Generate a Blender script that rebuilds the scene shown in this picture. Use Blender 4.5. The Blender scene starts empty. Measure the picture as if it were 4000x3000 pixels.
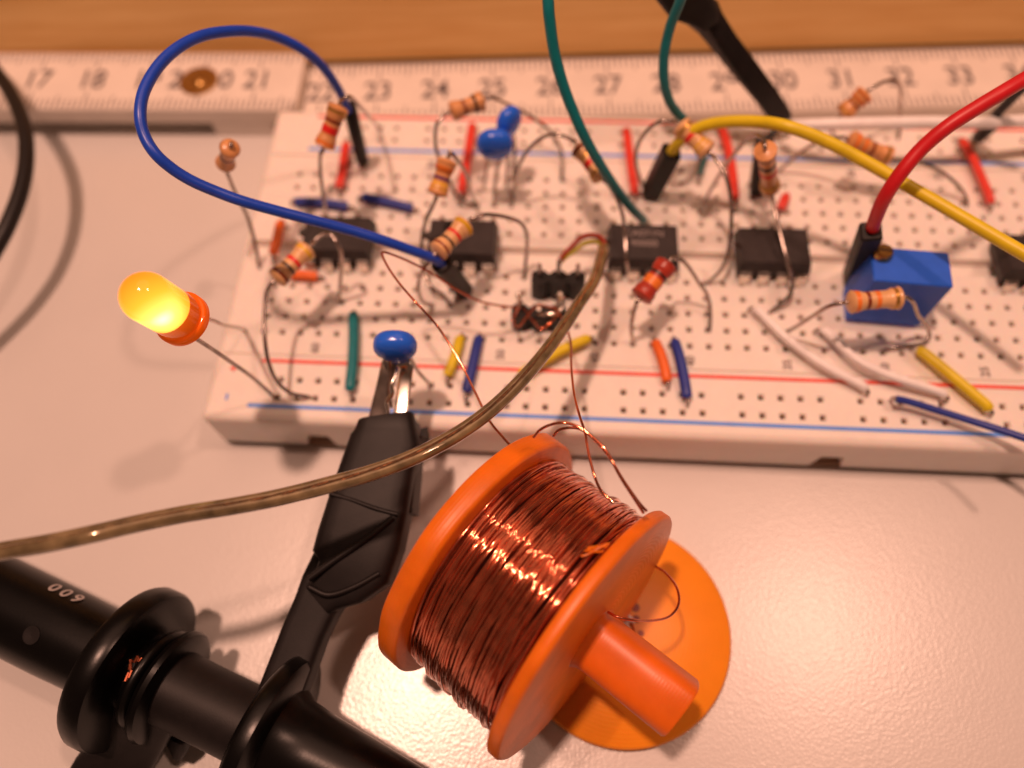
import bpy, math, random
from mathutils import Vector, Matrix, noise
rnd = random.Random(7)
S = bpy.context.scene
COL = S.collection
# units: 1 Blender unit = 1 centimetre (a close-up of a breadboard)
S.unit_settings.system = 'METRIC'; S.unit_settings.scale_length = 0.01
# ------------------------------------------------------------------ camera
CAM = Vector((3.74506, -5.06541, 10.0167))
ROT = (0.451056492, 0.0300237018, 0.0559371606)
FPX = 2989.686                      # focal length in pixels of the 4000 px wide photograph
cd = bpy.data.cameras.new('camera'); cam = bpy.data.objects.new('camera', cd); COL.objects.link(cam)
cam.location = CAM; cam.rotation_euler = ROT
cd.sensor_width = 36; cd.lens = FPX / 4000 * 36; cd.clip_start = 0.1; cd.clip_end = 500
cd.dof.use_dof = True; cd.dof.focus_distance = 7.9; cd.dof.aperture_fstop = 0.112
S.camera = cam
# ------------------------------------------------------------------ world and lamps
w = bpy.data.worlds.new('World'); S.world = w; w.use_nodes = True
bg = w.node_tree.nodes['Background']; bg.inputs[0].default_value = (1.0, 0.50, 0.32, 1); bg.inputs[1].default_value = 0.085
def lamp(name, loc, e, col, r):
    l = bpy.data.lights.new(name, 'POINT'); l.energy = e; l.color = col; l.shadow_soft_size = r
    o = bpy.data.objects.new(name, l); o.location = loc; COL.objects.link(o)
lamp('lamp_bulb', (-6, 0.7, 58), 93000, (1.0, 0.54, 0.385), 1.4)
lamp('lamp_bulb', (26.5, 6, 58), 31000, (1.0, 0.54, 0.385), 1.4)
al = bpy.data.lights.new('soft_fill', 'AREA'); al.shape = 'DISK'; al.size = 50; al.energy = 6000; al.color = (1.0, 0.53, 0.36)  # added soft fill lamp, stands in for ambient light from above and behind
ao = bpy.data.objects.new('soft_fill', al); ao.location = (2, 26, 56); COL.objects.link(ao)
ao.rotation_euler = (Vector((4, 0, 0)) - Vector(ao.location)).to_track_quat('-Z', 'Y').to_euler()
S.view_settings.view_transform = 'Standard'; S.view_settings.look = 'None'
S.view_settings.exposure = 0.08; S.view_settings.gamma = 1
S.render.resolution_x = 1024; S.render.resolution_y = 768
S.render.engine = 'CYCLES'
S.cycles.max_bounces = 10; S.cycles.transparent_max_bounces = 12

RM = Matrix.Rotation(ROT[2], 3, 'Z') @ Matrix.Rotation(ROT[1], 3, 'Y') @ Matrix.Rotation(ROT[0], 3, 'X')
def W(px, py, z):
    """world point at height z that the photograph (2212 px wide) shows at px, py"""
    k = 4000 / 2212
    d = RM @ Vector(((px*k-2000)/FPX, -(py*k-1500)/FPX, -1))
    return CAM + d * ((z - CAM.z) / d.z)
def V(p): return p if isinstance(p, Vector) else Vector(p)
P = 0.254                           # hole pitch
BT = 0.9                            # height of the board's top face

# ------------------------------------------------------------------ materials
def mat(name, col, rough=0.5, metal=0.0, var=0.06, bump=0.0, bscale=20, vscale=6, **kw):
    m = bpy.data.materials.new(name); m.use_nodes = True
    nt = m.node_tree; b = nt.nodes['Principled BSDF']
    b.inputs['Roughness'].default_value = rough; b.inputs['Metallic'].default_value = metal
    tc = nt.nodes.new('ShaderNodeTexCoord')
    n = nt.nodes.new('ShaderNodeTexNoise'); n.inputs['Scale'].default_value = vscale; n.inputs['Detail'].default_value = 4
    nt.links.new(tc.outputs['Object'], n.inputs['Vector'])
    r = nt.nodes.new('ShaderNodeValToRGB')
    r.color_ramp.elements[0].position = 0.3; r.color_ramp.elements[1].position = 0.7
    r.color_ramp.elements[0].color = tuple(c*(1-var) for c in col) + (1,)
    r.color_ramp.elements[1].color = tuple(min(1, c*(1+var)) for c in col) + (1,)
    nt.links.new(n.outputs['Fac'], r.inputs['Fac']); nt.links.new(r.outputs['Color'], b.inputs['Base Color'])
    if bump:
        n2 = nt.nodes.new('ShaderNodeTexNoise'); n2.inputs['Scale'].default_value = bscale; n2.inputs['Detail'].default_value = 3
        nt.links.new(tc.outputs['Object'], n2.inputs['Vector'])
        bp = nt.nodes.new('ShaderNodeBump'); bp.inputs['Strength'].default_value = bump; bp.inputs['Distance'].default_value = 0.02
        nt.links.new(n2.outputs['Fac'], bp.inputs['Height']); nt.links.new(bp.outputs['Normal'], b.inputs['Normal'])
    for k, v in kw.items(): b.inputs[k.replace('_', ' ')].default_value = v
    return m
def sss(m, wgt, rad, scale):
    b = m.node_tree.nodes['Principled BSDF']
    b.inputs['Subsurface Weight'].default_value = wgt; b.inputs['Subsurface Radius'].default_value = rad
    b.inputs['Subsurface Scale'].default_value = scale
    return m
M = {}
# table: white laminate with a fine orange-peel relief and a soft gloss
m = mat('table_laminate', (0.68, 0.665, 0.65), 0.27, var=0.015, vscale=0.8)
nt = m.node_tree; b = nt.nodes['Principled BSDF']; tc = nt.nodes['Texture Coordinate']
na = nt.nodes.new('ShaderNodeTexNoise'); na.inputs['Scale'].default_value = 22; na.inputs['Detail'].default_value = 2.5; na.inputs['Roughness'].default_value = 0.6
nb = nt.nodes.new('ShaderNodeTexVoronoi'); nb.inputs['Scale'].default_value = 27
nt.links.new(tc.outputs['Object'], na.inputs['Vector']); nt.links.new(tc.outputs['Object'], nb.inputs['Vector'])
ad = nt.nodes.new('ShaderNodeMath'); ad.operation = 'ADD'
nt.links.new(na.outputs['Fac'], ad.inputs[0]); nt.links.new(nb.outputs['Distance'], ad.inputs[1])
bp = nt.nodes.new('ShaderNodeBump'); bp.inputs['Strength'].default_value = 0.12; bp.inputs['Distance'].default_value = 0.012; b.inputs['Specular IOR Level'].default_value = 0.9
nt.links.new(ad.outputs[0], bp.inputs['Height']); nt.links.new(bp.outputs['Normal'], b.inputs['Normal'])
M['table'] = m
# wood panel with horizontal grain
m = bpy.data.materials.new('wood_grain'); m.use_nodes = True; nt = m.node_tree; b = nt.nodes['Principled BSDF']
b.inputs['Roughness'].default_value = 0.45
tc = nt.nodes.new('ShaderNodeTexCoord'); mp = nt.nodes.new('ShaderNodeMapping'); mp.inputs['Scale'].default_value = (0.35, 1, 5)
n = nt.nodes.new('ShaderNodeTexNoise'); n.inputs['Scale'].default_value = 1.3; n.inputs['Detail'].default_value = 8; n.inputs['Distortion'].default_value = 0.6
r = nt.nodes.new('ShaderNodeValToRGB'); r.color_ramp.elements[0].position = 0.3; r.color_ramp.elements[1].position = 0.72
r.color_ramp.elements[0].color = (0.84, 0.50, 0.17, 1); r.color_ramp.elements[1].color = (0.98, 0.66, 0.27, 1)
nt.links.new(tc.outputs['Object'], mp.inputs['Vector']); nt.links.new(mp.outputs['Vector'], n.inputs['Vector'])
nt.links.new(n.outputs['Fac'], r.inputs['Fac']); nt.links.new(r.outputs['Color'], b.inputs['Base Color'])
M['wood'] = m
M['board'] = sss(mat('board_plastic', (0.88, 0.83, 0.78), 0.36, var=0.02, bump=0.05, bscale=40), 0.45, (0.6, 0.25, 0.14), 0.2)
M['hole'] = mat('hole_shade', (0.30, 0.18, 0.09), 0.7, var=0.3)  # brown base puts the shade inside the pits into the colour
M['foam'] = mat('foam_backing', (0.30, 0.20, 0.14), 0.9, bump=0.4)
M['red_line'] = mat('red_print', (0.85, 0.10, 0.07), 0.5)
M['blue_line'] = mat('blue_print', (0.10, 0.32, 0.95), 0.5)
M['grey_print'] = mat('grey_print', (0.22, 0.17, 0.15), 0.6, var=0.2)
M['ruler'] = mat('ruler_paint', (0.80, 0.74, 0.68), 0.45, var=0.04, vscale=2)
M['ruler_edge'] = mat('ruler_side', (0.62, 0.50, 0.42), 0.6, var=0.1)
M['ink'] = mat('ruler_ink', (0.11, 0.09, 0.10), 0.6, var=0.3)
M['brass'] = mat('brass', (0.42, 0.25, 0.085), 0.28, 0.95, var=0.3, vscale=14)
M['steel'] = mat('tinned_lead', (0.42, 0.36, 0.33), 0.24, 0.92, var=0.25, vscale=8)
M['bright_steel'] = mat('bright_steel', (0.72, 0.66, 0.60), 0.2, 1.0, var=0.1)
M['black'] = mat('black_plastic', (0.009, 0.007, 0.007), 0.5, var=0.25, bump=0.06, bscale=60)
M['black_gloss'] = mat('black_gloss_plastic', (0.002, 0.0018, 0.0018), 0.30, var=0.2, bump=0.03, bscale=30)
M['chip'] = mat('chip_epoxy', (0.035, 0.028, 0.028), 0.5, var=0.2, bump=0.1, bscale=80)
M['chip_ink'] = mat('chip_marking', (0.30, 0.25, 0.24), 0.6)
M['white_ink'] = mat('white_marking', (0.42, 0.38, 0.37), 0.6)
def ins(name, c, **k):
    M[name] = mat(name + '_insulation', c, k.pop('rough', 0.42), var=0.07, bump=0.04, bscale=30, **k)
ins('blue', (0.012, 0.07, 0.58), rough=0.36); ins('navy', (0.018, 0.04, 0.30)); ins('teal', (0.0, 0.19, 0.22))
ins('dark_teal', (0.0, 0.12, 0.12)); ins('yellow', (0.78, 0.62, 0.015)); ins('red', (0.62, 0.012, 0.02)); ins('bright_red', (0.78, 0.05, 0.03))
ins('orange', (0.85, 0.16, 0.02)); ins('white', (0.97, 0.95, 0.96)); ins('black_wire', (0.012, 0.010, 0.010))
ins('lime', (0.45, 0.40, 0.03)); ins('brown', (0.30, 0.04, 0.02))
M['cap_blue'] = mat('blue_epoxy', (0.022, 0.15, 0.88), 0.22, var=0.05, bump=0.06, bscale=12)
M['pot_blue'] = mat('pot_blue', (0.015, 0.13, 0.80), 0.5, var=0.06)
M['tan'] = mat('resistor_tan', (0.80, 0.47, 0.22), 0.28, var=0.1, bump=0.05)
M['tan2'] = mat('resistor_orange_tan', (0.72, 0.34, 0.13), 0.28, var=0.1)
M['redbody'] = mat('resistor_red', (0.42, 0.045, 0.025), 0.3, var=0.1)
M['b_red'] = mat('band_red', (0.75, 0.025, 0.02), 0.35); M['b_black'] = mat('band_black', (0.02, 0.012, 0.01), 0.35)
M['b_brown'] = mat('band_brown', (0.22, 0.04, 0.015), 0.35); M['b_yellow'] = mat('band_yellow', (0.80, 0.48, 0.02), 0.35)
M['b_violet'] = mat('band_violet', (0.12, 0.03, 0.16), 0.35); M['b_orange'] = mat('band_orange', (0.85, 0.22, 0.03), 0.35)
M['b_gold'] = mat('band_gold', (0.60, 0.34, 0.08), 0.3, 0.7)
M['copper'] = mat('enamelled_copper', (0.74, 0.205, 0.10), 0.11, 0.92, var=0.25, vscale=7, Coat_Weight=0.8, Coat_Roughness=0.06)
M['copper_core'] = mat('copper_under_layer', (0.05, 0.008, 0.005), 0.6, 0.2)
for k_ in ('black', 'black_gloss', 'chip', 'black_wire'): M[k_].node_tree.nodes['Principled BSDF'].inputs['Specular IOR Level'].default_value = 0.3
# printed orange plastic: concentric print lines, light bleeding through
def printed(name, col, axis, bmp=0.12, var=0.16):
    m = sss(mat(name, col, 0.40, var=var, vscale=2.2), 0.18, (1.0, 0.12, 0.012), 0.12)
    nt = m.node_tree; b = nt.nodes['Principled BSDF']; tc = nt.nodes['Texture Coordinate']
    sp = nt.nodes.new('ShaderNodeSeparateXYZ'); nt.links.new(tc.outputs['Object'], sp.inputs[0])
    cb = nt.nodes.new('ShaderNodeCombineXYZ')
    for i, a in enumerate([q for q in 'XYZ' if q != axis]): nt.links.new(sp.outputs[a], cb.inputs[i])
    ln = nt.nodes.new('ShaderNodeVectorMath'); ln.operation = 'LENGTH'; nt.links.new(cb.outputs[0], ln.inputs[0])
    mu = nt.nodes.new('ShaderNodeMath'); mu.operation = 'MULTIPLY'; mu.inputs[1].default_value = 2*math.pi/0.05; nt.links.new(ln.outputs['Value'], mu.inputs[0])
    si = nt.nodes.new('ShaderNodeMath'); si.operation = 'SINE'; nt.links.new(mu.outputs[0], si.inputs[0])
    mz = nt.nodes.new('ShaderNodeMath'); mz.operation = 'MULTIPLY'; mz.inputs[1].default_value = 2*math.pi/0.035; nt.links.new(sp.outputs[axis], mz.inputs[0])
    sz = nt.nodes.new('ShaderNodeMath'); sz.operation = 'SINE'; nt.links.new(mz.outputs[0], sz.inputs[0])
    ad = nt.nodes.new('ShaderNodeMath'); nt.links.new(si.outputs[0], ad.inputs[0]); nt.links.new(sz.outputs[0], ad.inputs[1])
    nn = nt.nodes.new('ShaderNodeTexNoise'); nn.inputs['Scale'].default_value = 16; nn.inputs['Detail'].default_value = 5; nt.links.new(tc.outputs['Object'], nn.inputs['Vector'])
    a2 = nt.nodes.new('ShaderNodeMath'); a2.operation = 'MULTIPLY_ADD'; a2.inputs[1].default_value = 2.5
    nt.links.new(nn.outputs['Fac'], a2.inputs[0]); nt.links.new(ad.outputs[0], a2.inputs[2])
    bp = nt.nodes.new('ShaderNodeBump'); bp.inputs['Strength'].default_value = bmp; bp.inputs['Distance'].default_value = 0.006
    nt.links.new(a2.outputs[0], bp.inputs['Height']); nt.links.new(bp.outputs['Normal'], b.inputs['Normal'])
    return m
M['print_x'] = printed('orange_print', (0.80, 0.18, 0.006), 'X')
M['print_shaded'] = printed('orange_print_shaded', (0.74, 0.145, 0.007), 'X', 0.05, 0.12)  # same orange plastic, shade on the spindle put into a redder colour
M['print_z'] = printed('orange_print_disc', (0.94, 0.31, 0.014), 'Z', 0.06, 0.06)  # paler colour carries the light coming through the thin disc
M['clear'] = mat('clear_cable_jacket', (0.22, 0.165, 0.085), 0.13, 0.3, var=0.5, vscale=5, bump=0.08, bscale=9, Coat_Weight=1.0, Coat_Roughness=0.08)
M['strand'] = mat('cable_strands', (0.65, 0.38, 0.22), 0.22, 0.9, var=0.4, vscale=20)

# ------------------------------------------------------------------ mesh builder
def frames(pts):
    n = len(pts); T = []
    for i in range(n):
        t = pts[min(i+1, n-1)] - pts[max(i-1, 0)]
        T.append(t.normalized() if t.length > 1e-9 else Vector((0, 0, 1)))
    u = T[0].orthogonal().normalized(); out = []
    for t in T:
        u = u - t * u.dot(t)
        u = u.normalized() if u.length > 1e-6 else t.orthogonal().normalized()
        out.append((u.copy(), t.cross(u)))
    return T, out
def smooth(pts, k=6):
    pts = [V(p) for p in pts]
    if len(pts) < 3: return pts
    q = [pts[0]*2-pts[1]] + pts + [pts[-1]*2-pts[-2]]; out = []
    for i in range(1, len(q)-2):
        a, b, c, d = q[i-1:i+3]
        for s in range(k):
            t = s/k
            out.append(0.5*((2*b)+(c-a)*t+(2*a-5*b+4*c-d)*t*t+(3*b-a-3*c+d)*t**3))
    out.append(pts[-1]); return out
class MB:
    def __init__(s): s.v = []; s.f = []; s.fm = []; s.m = 0
    def face(s, *i): s.f.append(i); s.fm.append(s.m)
    def ring(s, pts): a = len(s.v); s.v += [V(p) for p in pts]; return a
    def bridge(s, a, b, n):
        for i in range(n): s.face(a+i, a+(i+1) % n, b+(i+1) % n, b+i)
    def tube(s, pts, r, n=10, caps=True):
        T, F = frames(pts); last = None
        for i, (p, (u, w_)) in enumerate(zip(pts, F)):
            rr = r[i] if isinstance(r, (list, tuple)) else r
            a = s.ring([p + (u*math.cos(2*math.pi*j/n) + w_*math.sin(2*math.pi*j/n))*rr for j in range(n)])
            if last is not None: s.bridge(last, a, n)
            elif caps: s.face(*[a+j for j in reversed(range(n))])
            last = a
        if caps: s.face(*[last+j for j in range(n)])
        return s
    def lathe(s, o, ax, prof, n=32, caps=True):
        """prof: list of (distance along axis, radius)"""
        o = V(o); ax = V(ax).normalized(); u = ax.orthogonal().normalized(); w_ = ax.cross(u); last = None
        for t, r in prof:
            a = s.ring([o + ax*t + (u*math.cos(2*math.pi*j/n) + w_*math.sin(2*math.pi*j/n))*max(r, 1e-4) for j in range(n)])
            if last is not None: s.bridge(last, a, n)
            elif caps: s.face(*[a+j for j in reversed(range(n))])
            last = a
        if caps: s.face(*[last+j for j in range(n)])
        return s
    def loft(s, secs, caps=True):
        n = len(secs[0]); last = None
        for q in secs:
            a = s.ring(q)
            if last is not None: s.bridge(last, a, n)
            elif caps: s.face(*[a+j for j in reversed(range(n))])
            last = a
        if caps: s.face(*[last+j for j in range(n)])
        return s
    def box(s, c, ex, ey, ez, bev=0.0):
        """oriented box: centre and three half-extent vectors; optional chamfer"""
        c, ex, ey, ez = V(c), V(ex), V(ey), V(ez)
        def sec(z, k):
            lx, ly = ex.length, ey.length; b = bev
            X, Y = ex.normalized(), ey.normalized(); o = []
            for sx, sy in ((1, 1), (-1, 1), (-1, -1), (1, -1)):
                ax_, ay_ = lx - k, ly - k
                c1 = (sx*ax_, sy*(ay_-b)) if sx*sy > 0 else (sx*(ax_-b), sy*ay_)
                c2 = (sx*(ax_-b), sy*ay_) if sx*sy > 0 else (sx*ax_, sy*(ay_-b))
                o += [c1, c2]
            return [c + X*a + Y*d + ez.normalized()*z for a, d in o]
        if bev <= 0:
            q = lambda z: [c+ex+ey+ez*z, c-ex+ey+ez*z, c-ex-ey+ez*z, c+ex-ey+ez*z]
            return s.loft([q(-1), q(1)])
        h = ez.length
        return s.loft([sec(-h, bev), sec(-h+bev, 0), sec(h-bev, 0), sec(h, bev)])
    def build(s, name, material, parent=None, shade=True, local=False, ang=40):
        me = bpy.data.meshes.new(name); off = Vector((0, 0, 0))
        if parent is not None and not local:
            p = parent
            while p: off = off + p.location; p = p.parent
        me.from_pydata([tuple(v - off) for v in s.v], [], s.f)
        ms = material if isinstance(material, (list, tuple)) else [material]
        for q in ms: me.materials.append(q)
        for p_, k in zip(me.polygons, s.fm): p_.material_index = k; p_.use_smooth = shade
        me.validate()
        o = bpy.data.objects.new(name, me); COL.objects.link(o)
        if parent is not None: o.parent = parent
        if shade and ang:
            try: me.set_sharp_from_angle(angle=math.radians(ang))
            except Exception: pass
        return o
def tag(o, label=None, cat=None, group=None, kind=None):
    if label: o['label'] = label
    if cat: o['category'] = cat
    if group: o['group'] = group
    if kind: o['kind'] = kind
    return o
def thing(name, loc, label, cat, group=None):
    e = bpy.data.objects.new(name, None); e.empty_display_size = 0.2; e.location = V(loc); COL.objects.link(e)
    return tag(e, label, cat, group)
def tube_obj(name, pts, r, m, parent=None, n=10, k=6):
    return MB().tube(smooth(pts, k), r, n).build(name, m, parent, ang=60)
def text_mesh(body, size, xf, name, m, parent, bold=0.0, wrap=None):
    """flat lettering turned into a mesh; xf maps local 2-D text coordinates to the world"""
    cu = bpy.data.curves.new('lettering', 'FONT'); cu.body = body; cu.size = size; cu.align_x = 'CENTER'; cu.align_y = 'CENTER'; cu.offset = bold
    to = bpy.data.objects.new('lettering', cu); COL.objects.link(to)
    bpy.context.view_layer.update()
    me = bpy.data.meshes.new_from_object(to.evaluated_get(bpy.context.evaluated_depsgraph_get()))
    bpy.data.objects.remove(to)
    b = MB(); b.v = [xf(v.co.x, v.co.y) for v in me.vertices]
    for p_ in me.polygons: b.face(*p_.vertices)
    bpy.data.meshes.remove(me)
    return b.build(name, m, parent, shade=False)

# ------------------------------------------------------------------ setting
b = MB(); b.v = [V(p) for p in ((-60, -40, 0), (75, -40, 0), (75, 40, 0), (-60, 40, 0))]; b.face(0, 1, 2, 3)
tag(b.build('table_top', M['table'], shade=False), kind='structure')

# wooden panel behind the rule
ua = math.radians(3.45); UX = Vector((math.cos(ua), math.sin(ua), 0)); UY = Vector((-math.sin(ua), math.cos(ua), 0)); UZ = Vector((0, 0, 1))
o0 = Vector((3.0, 6.10, 0))
wl = math.radians(9); WZ = UZ*math.cos(wl) + UY*math.sin(wl); WY = UY*math.cos(wl) - UZ*math.sin(wl)
wt = MB().box(o0 + WY*1.2 + WZ*2.1 + Vector((0, 0, .20)), UX*22, WY*1.1, WZ*2.1, 0.05).build('wooden_panel', M['wood'])
tag(wt, 'upright brown wooden panel standing behind the folding rule', 'panel')

# ------------------------------------------------------------------ breadboard
BX0, BX1, BY0, BY1 = -0.86, 15.66, -1.34, 4.13
bb = thing('breadboard', ((BX0+BX1)/2, (BY0+BY1)/2, 0.0), 'white solderless breadboard with red and blue rail lines on the table', 'breadboard')
b = MB()
TI = 0.10                                     # width of the rounded shoulder
def strip(y0, y1, rows, cols):
    """a band of the top face from y0 to y1 with square funnel holes"""
    h, h2 = 0.043, 0.027
    xs = [BX0+TI] + [c for x in cols for c in (x-h, x+h)] + [BX1-TI]
    ys = [y0] + [c for y in rows for c in (y-h, y+h)] + [y1]
    base = len(b.v)
    for y in ys:
        for x in xs: b.v.append(Vector((x, y, BT)))
    nx = len(xs)
    for j in range(len(ys)-1):
        for i in range(nx-1):
            a = base + j*nx + i; q = (a, a+1, a+nx+1, a+nx)
            if j % 2 == 1 and i % 2 == 1:
                cx, cy = (xs[i]+xs[i+1])/2, (ys[j]+ys[j+1])/2; b.m = 0
                r1 = b.ring([(cx-h2, cy-h2, BT-.035), (cx+h2, cy-h2, BT-.035), (cx+h2, cy+h2, BT-.035), (cx-h2, cy+h2, BT-.035)])
                for k_ in range(4): b.face(q[k_], q[(k_+1) % 4], r1+(k_+1) % 4, r1+k_)
                b.m = 1
                r2 = b.ring([(cx-h2, cy-h2, BT-.3), (cx+h2, cy-h2, BT-.3), (cx+h2, cy+h2, BT-.3), (cx-h2, cy+h2, BT-.3)])
                b.bridge(r1, r2, 4); b.face(r2, r2+1, r2+2, r2+3); b.m = 0
            else: b.face(*q)
main_cols = [i*P for i in range(-1, 62)]
rail_cols = [(g*6+.47+j)*P for g in range(0, 10) for j in range(5)]
yR = -0.36                                    # joint between rail and field
strip(BY0+TI, yR-.012, [-3.87*P, -2.86*P], rail_cols)
strip(yR+.012, 4.95*P, [i*P for i in range(5)], main_cols)
strip(6.05*P, 3.16, [i*P for i in range(7, 12)], main_cols)
strip(3.184, BY1-TI, [13.87*P, 14.87*P], rail_cols)
def groove(y0, y1, d):
    x0, x1 = BX0+TI, BX1-TI
    for (a, za), (c, zc) in (((y0, BT), (y0+.004, BT-d)), ((y0+.004, BT-d), (y1-.004, BT-d)), ((y1-.004, BT-d), (y1, BT))):
        i = b.ring([(x0, a, za), (x1, a, za), (x1, c, zc), (x0, c, zc)]); b.face(i, i+1, i+2, i+3)
    for x in (x0, x1):
        i = b.ring([(x, y0, BT), (x, y1, BT), (x, y1, BT-d), (x, y0, BT-d)]); b.face(i, i+1, i+2, i+3)
groove(yR-.012, yR+.012, .03); groove(4.95*P, 6.05*P, .16); groove(3.16, 3.184, .03)
ZB = 0.10                                     # height of the foam backing
ZN = 0.44                                     # top of the dovetail notches
def loop(ins_, z, rc):
    o = []
    for cx, cy, a0 in ((BX1-rc, BY1-rc, 0), (BX0+rc, BY1-rc, 90), (BX0+rc, BY0+rc, 180), (BX1-rc, BY0+rc, 270)):
        for k_ in range(6):
            a = math.radians(a0 + k_*18)
            r_ = max(rc-ins_, 0)
            ox, oy = (cx, cy) if rc >= ins_ else (cx, cy)
            o.append((ox + r_*math.cos(a), oy + r_*math.sin(a), z))
    return o
loops = [(0.0, ZB), (0.0, ZN), (0.0, BT-.09), (0.012, BT-.05), (0.045, BT-.015), (TI, BT)]
idx = [b.ring(loop(i_, z_, TI)) for i_, z_ in loops]; N = 24
for k_ in range(len(idx)-1):
    for j in range(N):
        if k_ == 0 and j == 17: continue      # lower front band is built with its notches
        b.face(idx[k_]+j, idx[k_]+(j+1) % N, idx[k_+1]+(j+1) % N, idx[k_+1]+j)
xn = W(690, 950, .3).x, W(1790, 985, .3).x, 13.2
cur_b = cur_t = BX0+TI; D = 0.16
def quad(*p_): i = b.ring(p_); b.face(i, i+1, i+2, i+3)
for x in xn:
    tb, tt = 0.21, 0.15
    quad((cur_b, BY0, ZB), (x-tb, BY0, ZB), (x-tt, BY0, ZN), (cur_t, BY0, ZN))
    quad((x-tb, BY0, ZB), (x-tb, BY0+D, ZB), (x-tt, BY0+D, ZN), (x-tt, BY0, ZN))
    quad((x+tb, BY0, ZB), (x+tb, BY0+D, ZB), (x+tt, BY0+D, ZN), (x+tt, BY0, ZN))
    quad((x-tb, BY0+D, ZB), (x+tb, BY0+D, ZB), (x+tt, BY0+D, ZN), (x-tt, BY0+D, ZN))
    quad((x-tt, BY0, ZN), (x+tt, BY0, ZN), (x+tt, BY0+D, ZN), (x-tt, BY0+D, ZN))
    cur_b, cur_t = x+tb, x+tt
quad((cur_b, BY0, ZB), (BX1-TI, BY0, ZB), (BX1-TI, BY0, ZN), (cur_t, BY0, ZN))
b.build('board_body', [M['board'], M['hole']], bb, ang=35)
MB().box(((BX0+BX1)/2, (BY0+BY1)/2, ZB/2), ((BX1-BX0)/2-.03, 0, 0), (0, (BY1-BY0)/2-.03, 0), (0, 0, ZB/2-.001)).build('foam_backing', M['foam'], bb, shade=False)
def stripe(name, x0, x1, y, w_, m_, z=BT+.003):
    MB().box(((x0+x1)/2, y, z), ((x1-x0)/2, 0, 0), (0, w_/2, 0), (0, 0, .002)).build(name, m_, bb, shade=False)
stripe('rail_line', -.19, 15.1, -.455, .052, M['red_line']); stripe('rail_line', -.25, 15.1, -1.125, .052, M['blue_line'])
stripe('rail_line', -.20, 15.1, 3.30, .055, M['blue_line']); stripe('rail_line', -.16, 15.1, 3.985, .055, M['red_line'])
pc = W(505, 795, BT)
stripe('polarity_mark', pc.x-.05, pc.x+.05, pc.y, .028, M['red_line'])
MB().box((pc.x, pc.y, BT+.003), (.014, 0, 0), (0, .05, 0), (0, 0, .0025)).build('polarity_mark', M['red_line'], bb, shade=False)
pc = W(490, 857, BT)
MB().box((pc.x, pc.y, BT+.003), (.014, 0, 0), (0, .045, 0), (0, 0, .002)).build('polarity_mark', M['blue_line'], bb, shade=False)
for i, nm in enumerate((60, 55, 50, 45, 40, 35, 30, 25, 20, 15, 10, 5)):
    for yy in (-0.93*P, 11.95*P):
        cx = (2+5*i)*P
        text_mesh(str(nm), .155, lambda x, y, cx=cx, yy=yy: Vector((cx - y, yy + x*1.0, BT+.004)), 'numeral', M['grey_print'], bb, .004)

# ------------------------------------------------------------------ folding rule
fr = thing('folding_rule', (2, 5.0, 0), 'white folding rule with black centimetre numbers behind the breadboard', 'ruler')
TL = 0.25
def blade(o, ux, uy, x0, x1, z0, z1, wd, slant=0.0, round_end=0.0):
    b = MB(); secs = []
    hw = wd/2; cnr = [(-hw, z0), (-hw, z1-.02), (-hw+.02, z1), (hw-.02, z1), (hw, z1-.02), (hw, z0)]
    def sec(x, k=1.0, s_=0): return [o + ux*(x + s_*(y_/wd)) + uy*y_*k + UZ*z_ for y_, z_ in cnr]
    secs = [sec(x0, s_=slant), sec(x1-round_end, s_=0)]
    if round_end: secs += [sec(x1-round_end*.4, .97), sec(x1-round_end*.1, .88), sec(x1, .72)]
    return b.loft(secs)
# right leaf (lower layer), its numbers 22 to 34 run rightwards
c24 = W(940, 195, .30)
RO = c24 - UX*24; RO.z = 0
blade(RO, UX, UY, 21.75, 43, 0.003, .30, 1.36, .05).build('leaf', M['ruler'], fr)
# left leaf on top, numbers to 21
la = math.radians(1.2); LX = Vector((math.cos(la), math.sin(la), 0)); LY = Vector((-math.sin(la), math.cos(la), 0))
c21 = W(556, 174, .60); LO = c21 - LX*21*.97; LO.z = 0
blade(LO, LX, LY, 3.0, W(648, 180, .6).x - LO.x, .303, .60, 1.36, 0, .25).build('leaf', M['ruler'], fr)
blade(LO + UZ*0, LX, LY, W(478, 300, .05).x - LO.x, W(590, 270, .2).x - LO.x - .02, 0.003, .300, 1.355, .22, 0).build('leaf', M['ruler'], fr)
def marks(o, ux, uy, n0, n1, pit, z, x_end):
    b = MB(); hw = .68
    for k_ in range(int(n0*10), int(n1*10)+1):
        x = k_*.1*pit
        if x > x_end: break
        L = .40 if k_ % 10 == 0 else (.30 if k_ % 5 == 0 else .22)
        for s_ in (-1, 1):
            y0_, y1_ = s_*(hw-.01), s_*(hw-.01-L)
            i = b.ring([o+ux*(x-.012)+uy*y0_+UZ*z, o+ux*(x+.012)+uy*y0_+UZ*z, o+ux*(x+.012)+uy*y1_+UZ*z, o+ux*(x-.012)+uy*y1_+UZ*z]); b.face(i, i+1, i+2, i+3)
    tag(b.build('tick_marks', M['ink'], fr, shade=False), kind='stuff')
marks(RO, UX, UY, 21.6, 36, 1.0, .304, 99); marks(LO, LX, LY, 12, 22, .97, .604, W(640, 180, .6).x - LO.x)
def digits(s_, o, ux, uy, x, z, sz=.60):
    for k_, ch in enumerate(s_):
        dx = 0 if len(s_) == 1 else (k_-.5)*.245*sz/.60
        text_mesh(ch, sz, lambda a, c, dx=dx: o + ux*(x + dx + a*.84) + uy*c + UZ*z, 'numeral', M['ink'], fr, .006)
for k_ in range(22, 36): digits(str(k_), RO, UX, UY, k_*1.0, .305)
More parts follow.
